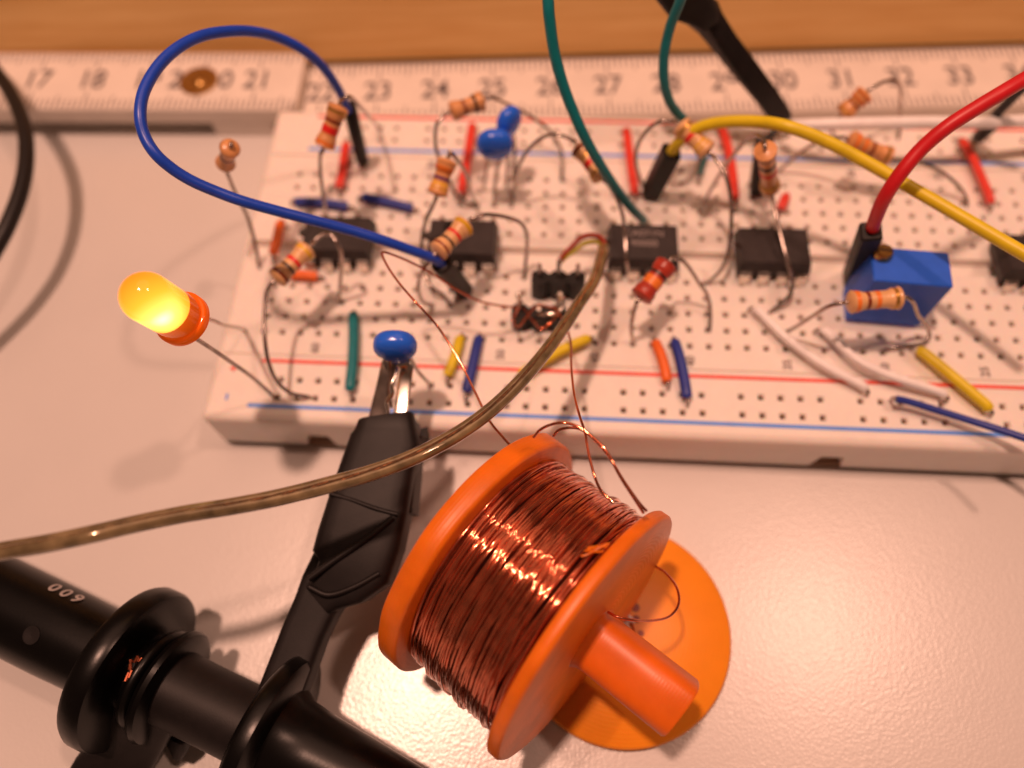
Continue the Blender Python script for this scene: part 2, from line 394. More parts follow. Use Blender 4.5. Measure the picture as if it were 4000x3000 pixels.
for k_ in (15, 16, 17, 18, 19, 21): digits(str(k_), LO, LX, LY, k_*.97, .605)
digits('2', LO, LX, LY, 20*.97-.46, .605); digits('0', LO, LX, LY, 20*.97+.42, .605)
rv = W(430, 176, .6)
MB().lathe(rv + Vector((0, 0, 0)), (0, 0, 1), [(-.01, .33), (.02, .33), (.03, .30), (.02, .22), (.006, .13), (.02, .09), (.045, .05), (.05, .001)], 36).build('rivet', M['brass'], fr)
# ------------------------------------------------------------------ chips
def chip(c0, label, text=None):
    x0, x1 = c0*P-.115, (c0+3)*P+.115; yc = 5.5*P; xc = (x0+x1)/2; z0, z1 = 1.02, 1.30
    t = thing('chip', (xc, yc, BT), label, 'chip', 'eight pin chips astride the centre groove of the breadboard')
    def sec(z, ins_): return [(x1-ins_, yc+.32-ins_, z), (x0+ins_, yc+.32-ins_, z), (x0+ins_, yc-.32+ins_, z), (x1-ins_, yc-.32+ins_, z)]
    b = MB().loft([sec(z0-.08, .035), sec(z0+.07, 0), sec(z0+.10, 0), sec(z1, .035)]); b.build('chip_body', M['chip'], t, shade=False)
    MB().lathe((x1-.1, yc-.2, z1-.005), (0, 0, 1), [(0, .04), (.008, .04), (.007, .03), (.002, .001)], 16).build('pin_one_dimple', M['chip'], t)
    MB().lathe((x0+.03, yc, z1-.012), (0, 0, 1), [(0, .075), (.0135, .075), (.010, .06), (.004, .001)], 18).build('orientation_notch', M['b_black'], t)
    for i in range(4):
        for s_ in (-1, 1):
            x = (c0+i)*P; y = yc + s_*.31
            b = MB(); wd = .075
            pts = [(y, 1.11), (y+s_*.055, 1.11), (y+s_*.075, 1.09), (y+s_*.078, .98), (y+s_*.078, .80)]
            ws = [wd, wd, wd, .07, .025]
            secs = [[(x-w_, yy-.012*1, zz+.012), (x+w_, yy-.012, zz+.012), (x+w_, yy+.012, zz-.012), (x-w_, yy+.012, zz-.012)] if k_ < 2 else
                    [(x-w_, yy-s_*.012, zz), (x+w_, yy-s_*.012, zz), (x+w_, yy+s_*.012, zz), (x-w_, yy+s_*.012, zz)] for k_, ((yy, zz), w_) in enumerate(zip(pts, ws))]
            b.loft(secs).build('pin', M['bright_steel'], t)
    if text:
        for k_, line in enumerate(text):
            text_mesh(line, .15, lambda a, c, k_=k_: Vector((xc + a, yc + .14 - k_*.17 + c, z1+.002)), 'chip_lettering', M['chip_ink'], t)
    return t
chip(1, 'black chip under the blue wire, leftmost of the chips')
chip(8, 'black chip with a tan resistor leaning over its left half', None)
chip(18, 'black chip with two lines of grey lettering beside the dark red resistor', ('CA071N', '90000'))
chip(25, 'black chip with a thin bare lead running down across its middle')
chip(39, 'black chip at the right edge half covered by the yellow wire')

# ------------------------------------------------------------------ resistors
def resistor(a, c, label, body, bands, leads, r=.130, group='axial resistors standing on the breadboard'):
    A, B = W(*a), W(*c); ax = (B-A); L = ax.length; ax.normalize()
    base = min([W(*q[-1]) for q in leads] + [A], key=lambda p_: p_.z)
    t = thing('resistor', base, label, 'resistor', group)
    def rad(s_):                                # dog-bone profile
        s_ = max(0, min(1, s_)); e = min(s_, 1-s_)*L
        if e < .06: return r*math.sqrt(max(0.0, 1-((.06-e)/.06)**2))*.98 + .02
        if e < .13: return r
        if e < .19: return r*(1 - .17*(e-.13)/.06)
        return r*.83
    prof = [(s_*L, rad(s_)) for s_ in [k_/28 for k_ in range(29)]]
    MB().lathe(A, ax, prof, 20).build('resistor_body', M[body], t, ang=70)
    for s_, col, wd in bands:
        MB().lathe(A, ax, [((s_-wd/2)*L, rad(s_-wd/2)-.004), ((s_-wd/2)*L+.001, rad(s_-wd/2)+.004), ((s_+wd/2)*L-.001, rad(s_+wd/2)+.004), ((s_+wd/2)*L, rad(s_+wd/2)-.004)], 20).build('band', M[col], t, ang=70)
    for k_, q in enumerate(leads):
        s0 = A if k_ == 0 else B; d0 = -ax if k_ == 0 else ax
        pts = [s0 - d0*.05, s0 + d0*.05] + [W(*p_) for p_ in q]
        e = pts[-1]
        if e.z < 1.0: pts.append(e - Vector((0, 0, .18)))
        tube_obj('lead', pts, .0265, M['steel'], t, 8)
    return t
STD = [(.14, 'b_brown', .07), (.34, 'b_black', .07), (.52, 'b_red', .08), (.84, 'b_gold', .07)]
ORA = [(.14, 'b_orange', .08), (.34, 'b_orange', .07), (.52, 'b_brown', .07), (.84, 'b_gold', .07)]
resistor((498, 316, 3.0), (486, 356, 2.55), 'small resistor left of the breadboard end, standing on one long lead', 'tan2', [(.5, 'b_brown', .1)],
         [[(500, 305, 2.9)], [(490, 372, 2.4), (510, 420, 2.0), (535, 470, 1.6), (552, 530, 1.2), (561, 580, .9)]], .108)
resistor((733, 226, 2.75), (699, 320, 2.35), 'resistor with a red band leaning against the black end of the blue wire', 'tan2', [(.14, 'b_gold', .07), (.36, 'b_brown', .08), (.56, 'b_red', .16), (.86, 'b_orange', .07)],
         [[(742, 212, 2.85), (758, 210, 2.8), (780, 232, 2.3), (802, 258, 1.6), (818, 276, .9)], [(692, 335, 2.25), (692, 372, 1.95), (698, 420, 1.5), (707, 468, .9)]])
resistor((1046, 217, 2.1), (972, 243, 2.1), 'resistor lying nearest the number 25 of the folding rule', 'tan2', [(.1, 'b_gold', .1), (.3, 'b_black', .08), (.6, 'b_brown', .08)],
         [[(1060, 210, 2.1), (1106, 230, 1.8), (1143, 250, 1.6), (1180, 276, 1.4), (1198, 300, 1.25), (1213, 330, 1.1), (1213, 388, .9)], [(958, 250, 2.1), (944, 268, 2.05), (940, 300, 1.9), (946, 335, 1.7), (968, 385, 1.3), (990, 425, 1.1), (1030, 448, .9)]])
resistor((968, 342, 2.35), (943, 424, 2.05), 'resistor with a wide yellow band left of the blue capacitors', 'tan2', [(.3, 'b_orange', .16), (.52, 'b_violet', .08), (.72, 'b_yellow', .16)],
         [[(972, 328, 2.45), (985, 342, 2.35), (1003, 368, 2.0), (1015, 405, 1.5), (1027, 442, .9)], [(937, 440, 1.95), (922, 472, 1.75), (913, 505, 1.5), (911, 545, 1.3), (918, 595, 1.15), (933, 622, 1.1), (955, 636, 1.0), (976, 662, .9)]])
resistor((1250, 315, 2.15), (1302, 386, 2.05), 'resistor with red and white bands close left of the long teal wire', 'tan', [(.14, 'b_brown', .09), (.36, 'b_gold', .06), (.55, 'b_red', .14), (.84, 'b_gold', .07)],
         [[(1236, 302, 2.2), (1205, 291, 2.25), (1170, 298, 2.15), (1135, 332, 1.9), (1115, 378, 1.5), (1108, 428, .9)], [(1313, 398, 1.95), (1330, 424, 1.8), (1345, 465, 1.65), (1350, 510, 1.5), (1354, 565, 1.35), (1358, 602, .9)]])
resistor((1008, 482, 2.2), (942, 547, 2.2), 'tan resistor with two dark bands leaning over the second chip from the left', 'tan', [(.84, 'b_brown', .06), (.64, 'b_black', .06), (.42, 'b_red', .08), (.14, 'b_yellow', .08)],
         [[(1020, 472, 2.25), (1040, 465, 2.25), (1062, 464, 2.2), (1096, 470, 2.1), (1125, 482, 1.9), (1138, 508, 1.6), (1137, 552, 1.2), (1132, 602, .9)], [(928, 563, 2.1), (914, 584, 2.0), (905, 606, 1.75), (904, 630, 1.5), (914, 652, 1.2), (936, 663, .9)]])
resistor((668, 534, 2.0), (594, 606, 2.0), 'tan resistor with red and black bands left of the leftmost chip', 'tan', [(.16, 'b_yellow', .07), (.46, 'b_red', .09), (.64, 'b_black', .06), (.86, 'b_brown', .08)],
         [[(680, 520, 2.1), (697, 507, 2.1), (715, 508, 2.05), (729, 527, 2.0), (738, 555, 1.8), (736, 600, 1.4), (733, 652, .9)], [(582, 619, 1.95), (574, 640, 1.9), (571, 690, 1.8), (573, 740, 1.7), (581, 785, 1.55), (599, 824, 1.3), (628, 849, 1.1), (668, 858, .92)]])
resistor((1444, 567, 1.95), (1381, 646, 1.8), 'dark red resistor with black and orange bands right of the coil header', 'redbody', [(.36, 'b_black', .06), (.56, 'b_orange', .2)],
         [[(1456, 557, 1.95), (1474, 563, 1.9), (1492, 584, 1.7), (1510, 612, 1.45), (1527, 636, 1.25), (1534, 670, 1.05), (1532, 714, .9)], [(1374, 658, 1.7), (1367, 682, 1.5), (1363, 712, 1.2), (1368, 742, .9)]], .145)
resistor((1466, 268, 2.35), (1532, 330, 2.2), 'resistor with yellow and red bands crossing over the bend of the yellow wire', 'tan', [(.2, 'b_gold', .08), (.42, 'b_red', .12), (.74, 'b_yellow', .16)],
         [[(1455, 262, 2.4), (1428, 262, 2.4), (1400, 280, 2.2), (1378, 312, 1.95), (1373, 350, 1.65), (1382, 385, 1.3), (1391, 408, .9)], [(1545, 342, 2.15), (1562, 368, 2.1), (1575, 405, 2.0), (1580, 460, 1.8), (1576, 530, 1.5), (1560, 580, 1.2), (1528, 613, .9)]])
resistor((1653, 322, 2.75), (1664, 406, 1.75), 'resistor standing upright above the fourth chip from the left', 'tan2', STD,
         [[(1651, 304, 2.8), (1640, 294, 2.75), (1618, 297, 2.5), (1582, 338, 1.95), (1560, 368, 1.6), (1540, 402, 1.25), (1517, 442, .9)], [(1668, 425, 1.65), (1676, 468, 1.55), (1685, 505, 1.5), (1699, 560, 1.4), (1712, 602, 1.25), (1704, 640, 1.1), (1662, 676, .9)]])
resistor((1874, 198, 1.95), (1818, 249, 1.65), 'resistor just below the number 31 of the folding rule', 'tan2', ORA,
         [[(1890, 187, 2.0), (1912, 176, 2.0), (1936, 176, 1.9), (1945, 196, 1.7), (1944, 245, 1.2), (1940, 300, .9)], [(1808, 258, 1.5), (1798, 282, .9)]])
resistor((1832, 301, 1.85), (1924, 341, 1.65), 'resistor lying under the yellow wire near the upper right rail', 'tan2', ORA,
         [[(1820, 297, 1.85), (1780, 303, 1.7), (1735, 326, 1.4), (1690, 363, 1.0), (1680, 372, .9)], [(1936, 345, 1.6), (1975, 349, 1.55), (2020, 364, 1.4), (2060, 392, 1.2), (2084, 422, 1.0), (2088, 446, .9)]])
resistor((1831, 653, 2.0), (1948, 643, 2.0), 'resistor lying level in front of the blue trimmer block', 'tan', [(.14, 'b_orange', .08), (.34, 'b_brown', .07), (.52, 'b_orange', .08), (.84, 'b_gold', .07)],
         [[(1815, 656, 2.0), (1788, 663, 1.9), (1752, 685, 1.55), (1716, 708, 1.2), (1691, 722, .9)], [(1960, 643, 2.0), (1973, 654, 1.9), (1984, 682, 1.5), (2002, 704, 1.2), (2008, 726, 1.0), (1994, 742, .96), (1950, 748, .96), (1910, 757, .92)]])

# ------------------------------------------------------------------ capacitors
def cap(c, rx, ry, rz, tilt, label, leads, z_low=None):
    o = W(*c); t = thing('capacitor', Vector((o.x, o.y, BT)), label, 'capacitor', 'blue dipped capacitors')
    R3 = Matrix.Rotation(tilt[2], 3, 'Z') @ Matrix.Rotation(tilt[0], 3, 'X') @ Matrix.Rotation(tilt[1], 3, 'Y')
    b = MB(); n, mrows = 28, 16; last = None
    for i in range(mrows+1):
        ph = -math.pi/2 + math.pi*i/mrows; zz = math.sin(ph); cr = max(math.cos(ph), 1e-3)**.75
        if zz < 0: cr *= 1 - .30*abs(zz)**1.5; zz *= 1.15
        ring = []
        for j in range(n):
            a = 2*math.pi*j/n; ca, sa = math.cos(a), math.sin(a)
            ex = .8
            x = rx*cr*math.copysign(abs(ca)**ex, ca); y = ry*cr*math.copysign(abs(sa)**ex, sa)
            ring.append(o + R3 @ Vector((x, y, rz*zz)))
        a_ = b.ring(ring)
        if last is not None: b.bridge(last, a_, n)
        last = a_
    b.build('capacitor_body', M['cap_blue'], t, ang=80)
    for k_, q in enumerate(leads):
        pts = [o + R3 @ Vector(((-1, 1)[k_]*rx*.45, 0, -rz*.8))] + [W(*p_) for p_ in q]
        if pts[-1].z < 1.0: pts.append(pts[-1] - Vector((0, 0, .15)))
        tube_obj('lead', pts, .024, M['steel'], t, 8)
    return t
cap((1069, 312, 2.0), .255, .15, .24, (0, 0, .1), 'front one of the two blue capacitors near the upper rail', [[(1052, 355, 1.5), (1044, 412, .9)], [(1074, 365, 1.5), (1066, 442, .9)]])
cap((1099, 264, 2.05), .20, .13, .23, (0, .25, .9), 'rear blue capacitor partly hidden behind its twin', [[(1098, 320, 1.4), (1094, 402, .9)], [(1112, 310, 1.5), (1108, 432, .9)]])
cap((854, 748, 2.3), .255, .155, .24, (0, 0, .05), 'blue capacitor gripped by the hook of the black test clip', [[(842, 800, 1.95), (838, 845, 1.8), (846, 880, 1.65)], [(893, 785, 1.8), (905, 805, 1.4), (930, 832, .9)]])

# ------------------------------------------------------------------ trimmer
tp = W(1975, 575, 1.9)
tpx, tpy = 8.17, .67
t = thing('trimmer', (tpx, tpy, BT), 'blue block trimmer with a brass screw at its top corner', 'trimmer')
ta = math.radians(-4); TX = Vector((math.cos(ta), math.sin(ta), 0)); TY = Vector((-math.sin(ta), math.cos(ta), 0))
MB().box((tpx, tpy, (.96+1.93)/2), TX*.475, TY*.26, (0, 0, .485), .015).build('trimmer_body', M['pot_blue'], t, shade=False)
for sx in (-1, 1):
    MB().box(V((tpx, tpy, .93)) + TX*sx*.38, TX*.08, TY*.22, (0, 0, .03)).build('foot', M['pot_blue'], t, shade=False)
sc = V((tpx, tpy, 1.93)) - TX*.35 + TY*.12
b = MB().lathe(sc, (0, 0, 1), [(-.01, .11), (.09, .11), (.12, .09), (.12, .001)], 24)
scr = b.build('screw', M['brass'], t)
MB().box(sc + UZ*.122, TX*.085, TY*.012, (0, 0, .003)).build('slot', M['b_black'], scr, shade=False)
for i in (-1, 0, 1):
    tube_obj('pin', [V((tpx+i*P, tpy-.03, .98)), V((tpx+i*P, tpy-.03, .72))], .025, M['steel'], t, 8)

# ------------------------------------------------------------------ pin headers
def header(px, py, n, label, ptop, z_body=(.90, 1.17)):
    c = W(px, py, z_body[1]); c.y = round(c.y/P)*P
    t = thing('pin_header', Vector((c.x, c.y, BT)), label, 'pin header')
    b = MB(); zc0, zc1 = z_body; prof = []
    x0 = c.x - n*P/2
    for i in range(n):
        cx = x0 + (i+.5)*P
        for a in (-150, -125, -90, -55, -30): prof.append((cx + math.cos(math.radians(a))*.13, c.y + math.sin(math.radians(a))*.13))
    top = []
    for i in reversed(range(n)):
        cx = x0 + (i+.5)*P
        for a in (30, 55, 90, 125, 150): top.append((cx + math.cos(math.radians(a))*.13, c.y + math.sin(math.radians(a))*.13))
    prof += top
    b.loft([[(x, y, zc0) for x, y in prof], [(x, y, zc1) for x, y in prof]]).build('header_body', M['black'], t, ang=30)
    for i in range(n):
        cx = x0 + (i+.5)*P
        MB().lathe((cx, c.y, zc1-.01), (0, 0, 1), [(0, .045), (.012, .045), (.015, .03), (.015, .001)], 14).build('pin_collar', M['black'], t)
        if ptop[i]:
            tube_obj('pin', [V((cx, c.y, zc1-.05))] + [V((cx, c.y, zc1)) + Vector(q) for q in ptop[i]], .03, M['bright_steel'] if py > 640 else M['steel'], t, 8, 4)
    return c, t
hc, ht = header(1206, 598, 3, 'black three pin header joined to the red and yellow cable cores', [[(0, 0, .30)], [(0, 0, .42)], [(0, 0, .32)]], (.90, 1.30))
hd, hdt = header(1163, 690, 3, 'black three pin header with bent shiny pins and copper wire wound on', [[(-.01, .03, .16), (-.01, .05, .34)], [(0, -.02, .1)], [(.0, .04, .16), (.02, .05, .38)]], (.90, 1.24))
for q in ((-.262, .05, .30), (.272, .06, .33), (-.255, .03, .16)):
    c = hd + Vector(q); MB().lathe(c - UZ*.045, (0, 0, 1), [(.045+.045*math.sin(math.radians(a)), .045*math.cos(math.radians(a))) for a in range(-88, 89, 22)], 14).build('solder_bead', M['bright_steel'], hdt)
jw = thing('link_wire', hd, 'short shiny wire link bent over the lower pin header', 'wire')
tube_obj('bare_wire', [hd+Vector((0.0, -.06, .02)), hd+Vector((.08, -.09, .09)), hd+Vector((.2, -.09, .11)), hd+Vector((.30, -.02, .12)), hd+Vector((.32, .08, .18)), hd+Vector((.27, .10, .28))], .024, M['bright_steel'], jw, 8)

# ------------------------------------------------------------------ short jumpers on the board
def jumper(a, c, col, label, h=.085, r=.070, mid=None, group='short coloured jumper wires lying on the breadboard', bare=.05):
    A, B = W(a[0], a[1], BT+.02), W(c[0], c[1], BT+.02); d = (B-A); L = d.length; d.normalize()
    t = thing('jumper_wire', Vector((A.x, A.y, BT)), label, 'jumper wire', group)
    up = Vector((0, 0, h)); pts = [A + d*.035 + up*.75, A + d*.09 + up]
    if mid:
        for q in mid: pts.append(W(*q))
    else:
        nn = Vector((d.y, -d.x, 0)); wv = (rnd.random()-.5)*.04*L
        pts += [A + d*(L*.33) + up*(1.15) + nn*wv, A + d*(L*.66) + up*(1.1) + nn*wv]
    pts += [B - d*.09 + up, B - d*.035 + up*.75]
    rr = smooth(pts, 6)
    MB().tube(rr, r, 12).build('insulation', M[col], t, ang=60)
    for e, s_ in ((A, -1), (B, 1)):
        tube_obj('bare_end', [e + up*.75 - d*s_*.02, e + up*.6 + d*s_*bare, e + d*s_*(bare+.02) - Vector((0, 0, .16))], .023, M['steel'], t, 8, 4)
    return t
jumper((1022, 280), (998, 425), 'bright_red', 'straight red jumper left of the blue capacitors', .12)
jumper((752, 320), (736, 418), 'bright_red', 'red jumper coming out below the black end of the blue wire', .12)
jumper((1351, 290), (1370, 428), 'bright_red', 'red jumper between the teal wire and the black plug of the yellow wire', .12)
jumper((1555, 282), (1585, 440), 'bright_red', 'red jumper running down from below the yellow wire to the fourth chip', .12)
jumper((1696, 428), (1682, 462), 'bright_red', 'very short red jumper right of the upright resistor', .09)
jumper((2070, 312), (2134, 450), 'bright_red', 'red jumper at the far right starting below the red wire', .12, .06)
jumper((638, 441), (757, 452), 'navy', 'dark blue jumper directly above the leftmost chip', .06)
jumper((783, 430), (896, 456), 'navy', 'dark blue jumper slanting to the right beside its twin', .06)
jumper((612, 488), (595, 562), 'orange', 'orange jumper upright left of the leftmost chip', .12)
jumper((627, 599), (692, 603), 'orange', 'short level orange jumper below the leftmost chip', .07)
jumper((767, 683), (760, 850), 'teal', 'teal jumper crossing the red rail line left of the clipped capacitor', .10)
jumper((997, 732), (968, 820), 'yellow', 'short yellow jumper beside a dark blue one near the number 50', .08)
jumper((1036, 732), (1008, 855), 'navy', 'dark blue jumper beside the short yellow one near the number 50', .08)
jumper((1272, 738), (1122, 818), 'yellow', 'yellow jumper passing under the clear two core cable', .12)
jumper((1414, 742), (1441, 832), 'orange', 'orange jumper right of the dark red resistor near the rail', .09)
jumper((1455, 740), (1483, 868), 'navy', 'dark blue jumper standing next to the orange one near the rail', .09)
jumper((1625, 676), (1864, 848), 'white', 'white jumper crossed by the lead of the resistor at the trimmer', .12, .056, mid=[(1702, 733, 1.06), (1782, 790, 1.06)])
jumper((1768, 722), (2034, 862), 'white', 'white jumper kinked in the middle, right one of the white pair', .12, .056, mid=[(1850, 776, 1.10), (1925, 812, 1.10)])
jumper((1975, 762), (2130, 892), 'yellow', 'yellow jumper at the lower right crossing the red rail line', .12)
jumper((1524, 340), (1510, 388), 'dark_teal', 'short dark teal jumper under the end of the yellow banded resistor', .08, .04)

# ------------------------------------------------------------------ long wires
def long_wire(name, pts, r, col, label, ends=(), plug=None, n=14):
    wp = [W(*q) for q in pts]
    base = min(wp, key=lambda q: q.z)
    t = thing(name, base, label, 'wire')
    tube_obj('insulation', wp, r, M[col], t, n, 8)
    for q in ends: tube_obj('bare_end', [W(*p_) if not isinstance(p_, Vector) else p_ for p_ in q], .025, M['steel'], t, 8)
    return t
def plug(t, top, bot, hw, square=True):
    A, B = W(*top), W(*bot); d = (B-A).normalized(); X = (Vector((1, 0, 0)) - d*d.x).normalized(); Y = d.cross(X)
    if square: MB().box((A+B)/2, X*hw, Y*hw, (B-A)/2, .02).build('plug', M['black'], t, shade=False)
    else: MB().lathe(A, d, [(0, hw*.8), (.03, hw), ((B-A).length-.04, hw), ((B-A).length, hw*.7)], 18).build('plug', M['black'], t)
    tube_obj('pin', [B - d*.02, B + d*.2], .03, M['steel'], t, 8)
t = long_wire('blue_wire', [(752, 240, 2.05), (744, 222, 2.2), (728, 188, 2.5), (695, 142, 2.9), (650, 105, 3.25), (598, 80, 3.5), (545, 68, 3.75), (490, 68, 3.95), (435, 78, 4.1), (385, 103, 4.2), (343, 142, 4.25), (312, 195, 4.25), (303, 245, 4.2), (311, 290, 4.1), (334, 330, 4.0), (370, 363, 3.85), (413, 390, 3.7), (465, 413, 3.55), (525, 435, 3.4), (600, 456, 3.2), (680, 477, 3.0), (755, 497, 2.8), (830, 520, 2.6), (895, 543, 2.35), (935, 558, 2.15), (958, 572, 1.95)], .062, 'blue', 'long blue jumper wire looping high over the left end of the breadboard')
plug(t, (753, 224, 2.1), (784, 352, .93), .10, False)
plug(t, (952, 568, 2.0), (1003, 628, .93), .135, False)
t = long_wire('teal_wire', [(1180, -60, 4.4), (1184, 0, 4.2), (1187, 40, 4.05), (1199, 120, 3.7), (1224, 205, 3.3), (1265, 300, 2.8), (1312, 380, 2.2), (1358, 443, 1.5), (1390, 476, 1.0)], .066, 'teal', 'long teal wire curving down to the hole above the lettered chip', [[(1388, 473, 1.05), (1392, 480, .92), (1392, 482, .75)]])
t = long_wire('teal_wire', [(1490, -60, 4.2), (1470, 0, 3.9), (1447, 60, 3.55), (1434, 125, 3.2), (1436, 185, 2.85), (1452, 230, 2.5), (1480, 262, 2.15), (1500, 290, 1.7), (1512, 330, 1.1)], .062, 'teal', 'shorter teal wire bending down behind the start of the yellow wire', [[(1511, 328, 1.12), (1514, 340, .9), (1514, 342, .75)]])
t = long_wire('yellow_wire', [(1448, 332, 1.9), (1462, 312, 2.1), (1485, 290, 2.3), (1520, 272, 2.45), (1570, 263, 2.6), (1635, 263, 2.75), (1700, 273, 2.9), (1780, 303, 2.85), (1865, 347, 2.75), (1955, 398, 2.7), (2045, 450, 2.7), (2135, 503, 2.75), (2212, 548, 2.8), (2320, 610, 2.9)], .076, 'yellow', 'thick yellow wire running from a black plug to the right edge')
plug(t, (1452, 325, 1.95), (1405, 418, .93), .125)
t = long_wire('red_wire', [(1883, 502, 2.25), (1892, 470, 2.6), (1912, 425, 2.95), (1945, 375, 3.2), (1990, 322, 3.4), (2045, 275, 3.6), (2110, 233, 3.75), (2165, 200, 3.85), (2215, 170, 3.9), (2300, 118, 4.0)], .082, 'red', 'thick red wire rising from the black plug behind the trimmer')
plug(t, (1882, 498, 2.35), (1842, 600, .95), .125)
t = long_wire('white_wire', [(1692, 274, 1.35), (1720, 271, 1.5), (1800, 268, 1.65), (1900, 266, 1.7), (2000, 264, 1.7), (2080, 265, 1.7), (2150, 264, 1.65), (2230, 260, 1.6), (2330, 258, 1.5)], .085, 'white', 'white wire running level along the upper rail to the right', [[(1690, 272, 1.25), (1680, 276, 1.1), (1676, 282, .8)]])
t = long_wire('blue_wire', [(1936, 862, 1.12), (1965, 868, 1.1), (2030, 888, 1.09), (2100, 910, 1.12), (2170, 932, 1.2), (2240, 956, 1.3), (2330, 990, 1.5)], .048, 'navy', 'dark blue wire leaving the near rail at the lower right', [[(1938, 862, 1.12), (1928, 860, 1.02), (1926, 866, .8)]])
t = thing('black_plug_wire', W(1640, 415, BT), 'black plug standing behind the upright resistor', 'wire')
plug(t, (1652, 306, 2.15), (1636, 410, .93), .115)
tube_obj('insulation', [W(1652, 312, 2.15), W(1660, 298, 2.4), W(1672, 285, 2.6)], .04, M['black_wire'], t)
t = long_wire('black_wire', [(2122, 290, 1.3), (2150, 250, 1.7), (2185, 213, 2.1), (2225, 175, 2.5), (2290, 120, 3.0)], .07, 'black_wire', 'black wire end sticking out behind the red wire at the right edge')
plug(t, (2155, 258, 1.6), (2112, 298, 1.02), .10, False)
t = thing('black_cable', W(10, 600, 0), 'thick black cable bowing in from the left edge', 'cable')
tube_obj('jacket', [W(*q) for q in ((-120, 60, 1.2), (-50, 108, 1.25), (-5, 160, 1.3), (30, 215, 1.32), (52, 275, 1.32), (57, 340, 1.3), (47, 405, 1.28), (25, 468, 1.25), (-3, 525, 1.2), (-50, 600, 1.1), (-140, 720, .9))], .112, M['black_wire'], t, 18, 8)

# clear two core cable: two jacketed cores side by side, twisted slightly, cores bared at the end
cp = smooth([W(*q) for q in ((-120, 1215, 3.4), (0, 1191, 3.45), (100, 1174, 3.5), (200, 1153, 3.5), (300, 1130, 3.4), (400, 1110, 3.3), (500, 1094, 3.2), (600, 1075, 3.1), (700, 1050, 3.0), (800, 1022, 2.95), (900, 984, 2.9), (1000, 930, 2.8), (1080, 868, 2.7), (1150, 795, 2.6), (1205, 725, 2.45), (1248, 660, 2.3), (1284, 605, 2.1), (1299, 555, 1.9), (1303, 535, 1.8))], 10)
cc = thing('clear_cable', Vector((cp[-1].x, cp[-1].y, BT)), 'clear brownish two core cable sweeping from the left edge to the pin header', 'cable')
T_, F_ = frames(cp)
for s_ in (-1, 1):
    pts = []; rr = []
    for i, (q, (u, v_)) in enumerate(zip(cp, F_)):
        a = .9 + .35*math.sin(i*.05)
        side = T_[i].cross(Vector((0, 0, 1))).normalized(); upv = side.cross(T_[i])
        pts.append(q + (side*math.cos(a*.5) + upv*math.sin(a*.5))*s_*.028); rr.append(.058*(1.18-.25*i/len(cp)))
    MB().tube(pts, rr, 14).build('core_jacket', M['clear'], cc, ang=80)
b = MB()
for s_ in range(3):
    pts = []
    for i, q in enumerate(cp):
        side = T_[i].cross(Vector((0, 0, 1))).normalized(); upv = side.cross(T_[i])
        a = i*.30 + s_*2.094
        pts.append(q + upv*.058 + (side*math.cos(a) + upv*math.sin(a))*.012)
    b.tube(pts, .010, 6)
b.build('copper_strands', M['strand'], cc)
ee = [W(1302, 545, 1.85), W(1306, 528, 1.8), W(1296, 513, 1.75), W(1276, 508, 1.7), W(1255, 514, 1.65), W(1238, 530, 1.6), W(1220, 548, 1.57)]
pend = Vector((hc.x, hc.y, 1.68))
tube_obj('red_core', ee + [pend], .036, M['brown'], cc)
tube_obj('yellow_core', [W(1300, 548, 1.8), W(1300, 532, 1.72), W(1288, 522, 1.66), W(1262, 526, 1.58), W(1242, 541, 1.54), W(1226, 552, 1.53), pend - Vector((0, 0, .04))], .032, M['lime'], cc)

# ------------------------------------------------------------------ lit diode
LB = W(399, 692, 3.25); LT = W(318, 643, 3.85)   # flange end and dome side
ld = thing('lit_led', W(590, 857, BT), 'lit amber diode glowing yellow at the end of two long leads', 'LED')
ax = (LT - LB).normalized()
ml = bpy.data.materials.new('amber_epoxy_lit'); ml.use_nodes = True; nt = ml.node_tree; b_ = nt.nodes['Principled BSDF']
b_.inputs['Base Color'].default_value = (0.80, 0.12, 0.004, 1); b_.inputs['Roughness'].default_value = 0.10
tcn = nt.nodes.new('ShaderNodeTexCoord')
def amber(hot, col_in, col_out, e_in, e_out, rad):
    """emission falls off with distance from the glowing die"""
    m_ = ml.copy(); nt = m_.node_tree; bs = nt.nodes['Principled BSDF']; tc_ = nt.nodes['Texture Coordinate']
    sb = nt.nodes.new('ShaderNodeVectorMath'); sb.operation = 'DISTANCE'; sb.inputs[1].default_value = hot
    nt.links.new(tc_.outputs['Object'], sb.inputs[0])
    mr = nt.nodes.new('ShaderNodeMapRange'); mr.inputs[1].default_value = 0; mr.inputs[2].default_value = rad; nt.links.new(sb.outputs['Value'], mr.inputs[0])
    cr = nt.nodes.new('ShaderNodeValToRGB'); nt.links.new(mr.outputs[0], cr.inputs[0])
    e = cr.color_ramp.elements; e[0].position = 0; e[0].color = (1, .93, .50, 1)
    e[1].position = 1; e[1].color = col_out + (1,)
    for p_, c_ in ((.22, (1, .78, .14, 1)), (.5, col_in + (1,)), (.75, tuple((x+y)/2 for x, y in zip(col_in, col_out)) + (1,))):
        k_ = e.new(p_); k_.color = c_
    nt.links.new(cr.outputs[0], bs.inputs['Emission Color'])
    m2 = nt.nodes.new('ShaderNodeMapRange'); m2.inputs[1].default_value = 0; m2.inputs[2].default_value = rad; m2.inputs[3].default_value = e_in; m2.inputs[4].default_value = e_out
    nt.links.new(sb.outputs['Value'], m2.inputs[0]); nt.links.new(m2.outputs[0], bs.inputs['Emission Strength'])
    return m_
r5 = .25
view = (CAM - LB).normalized(); up0 = Vector((-.2, 1, 0)).normalized()
side = ax.cross(view).normalized()
hot = tuple(LB + ax*.36 + view*.20 - up0*.12 - ld.location)
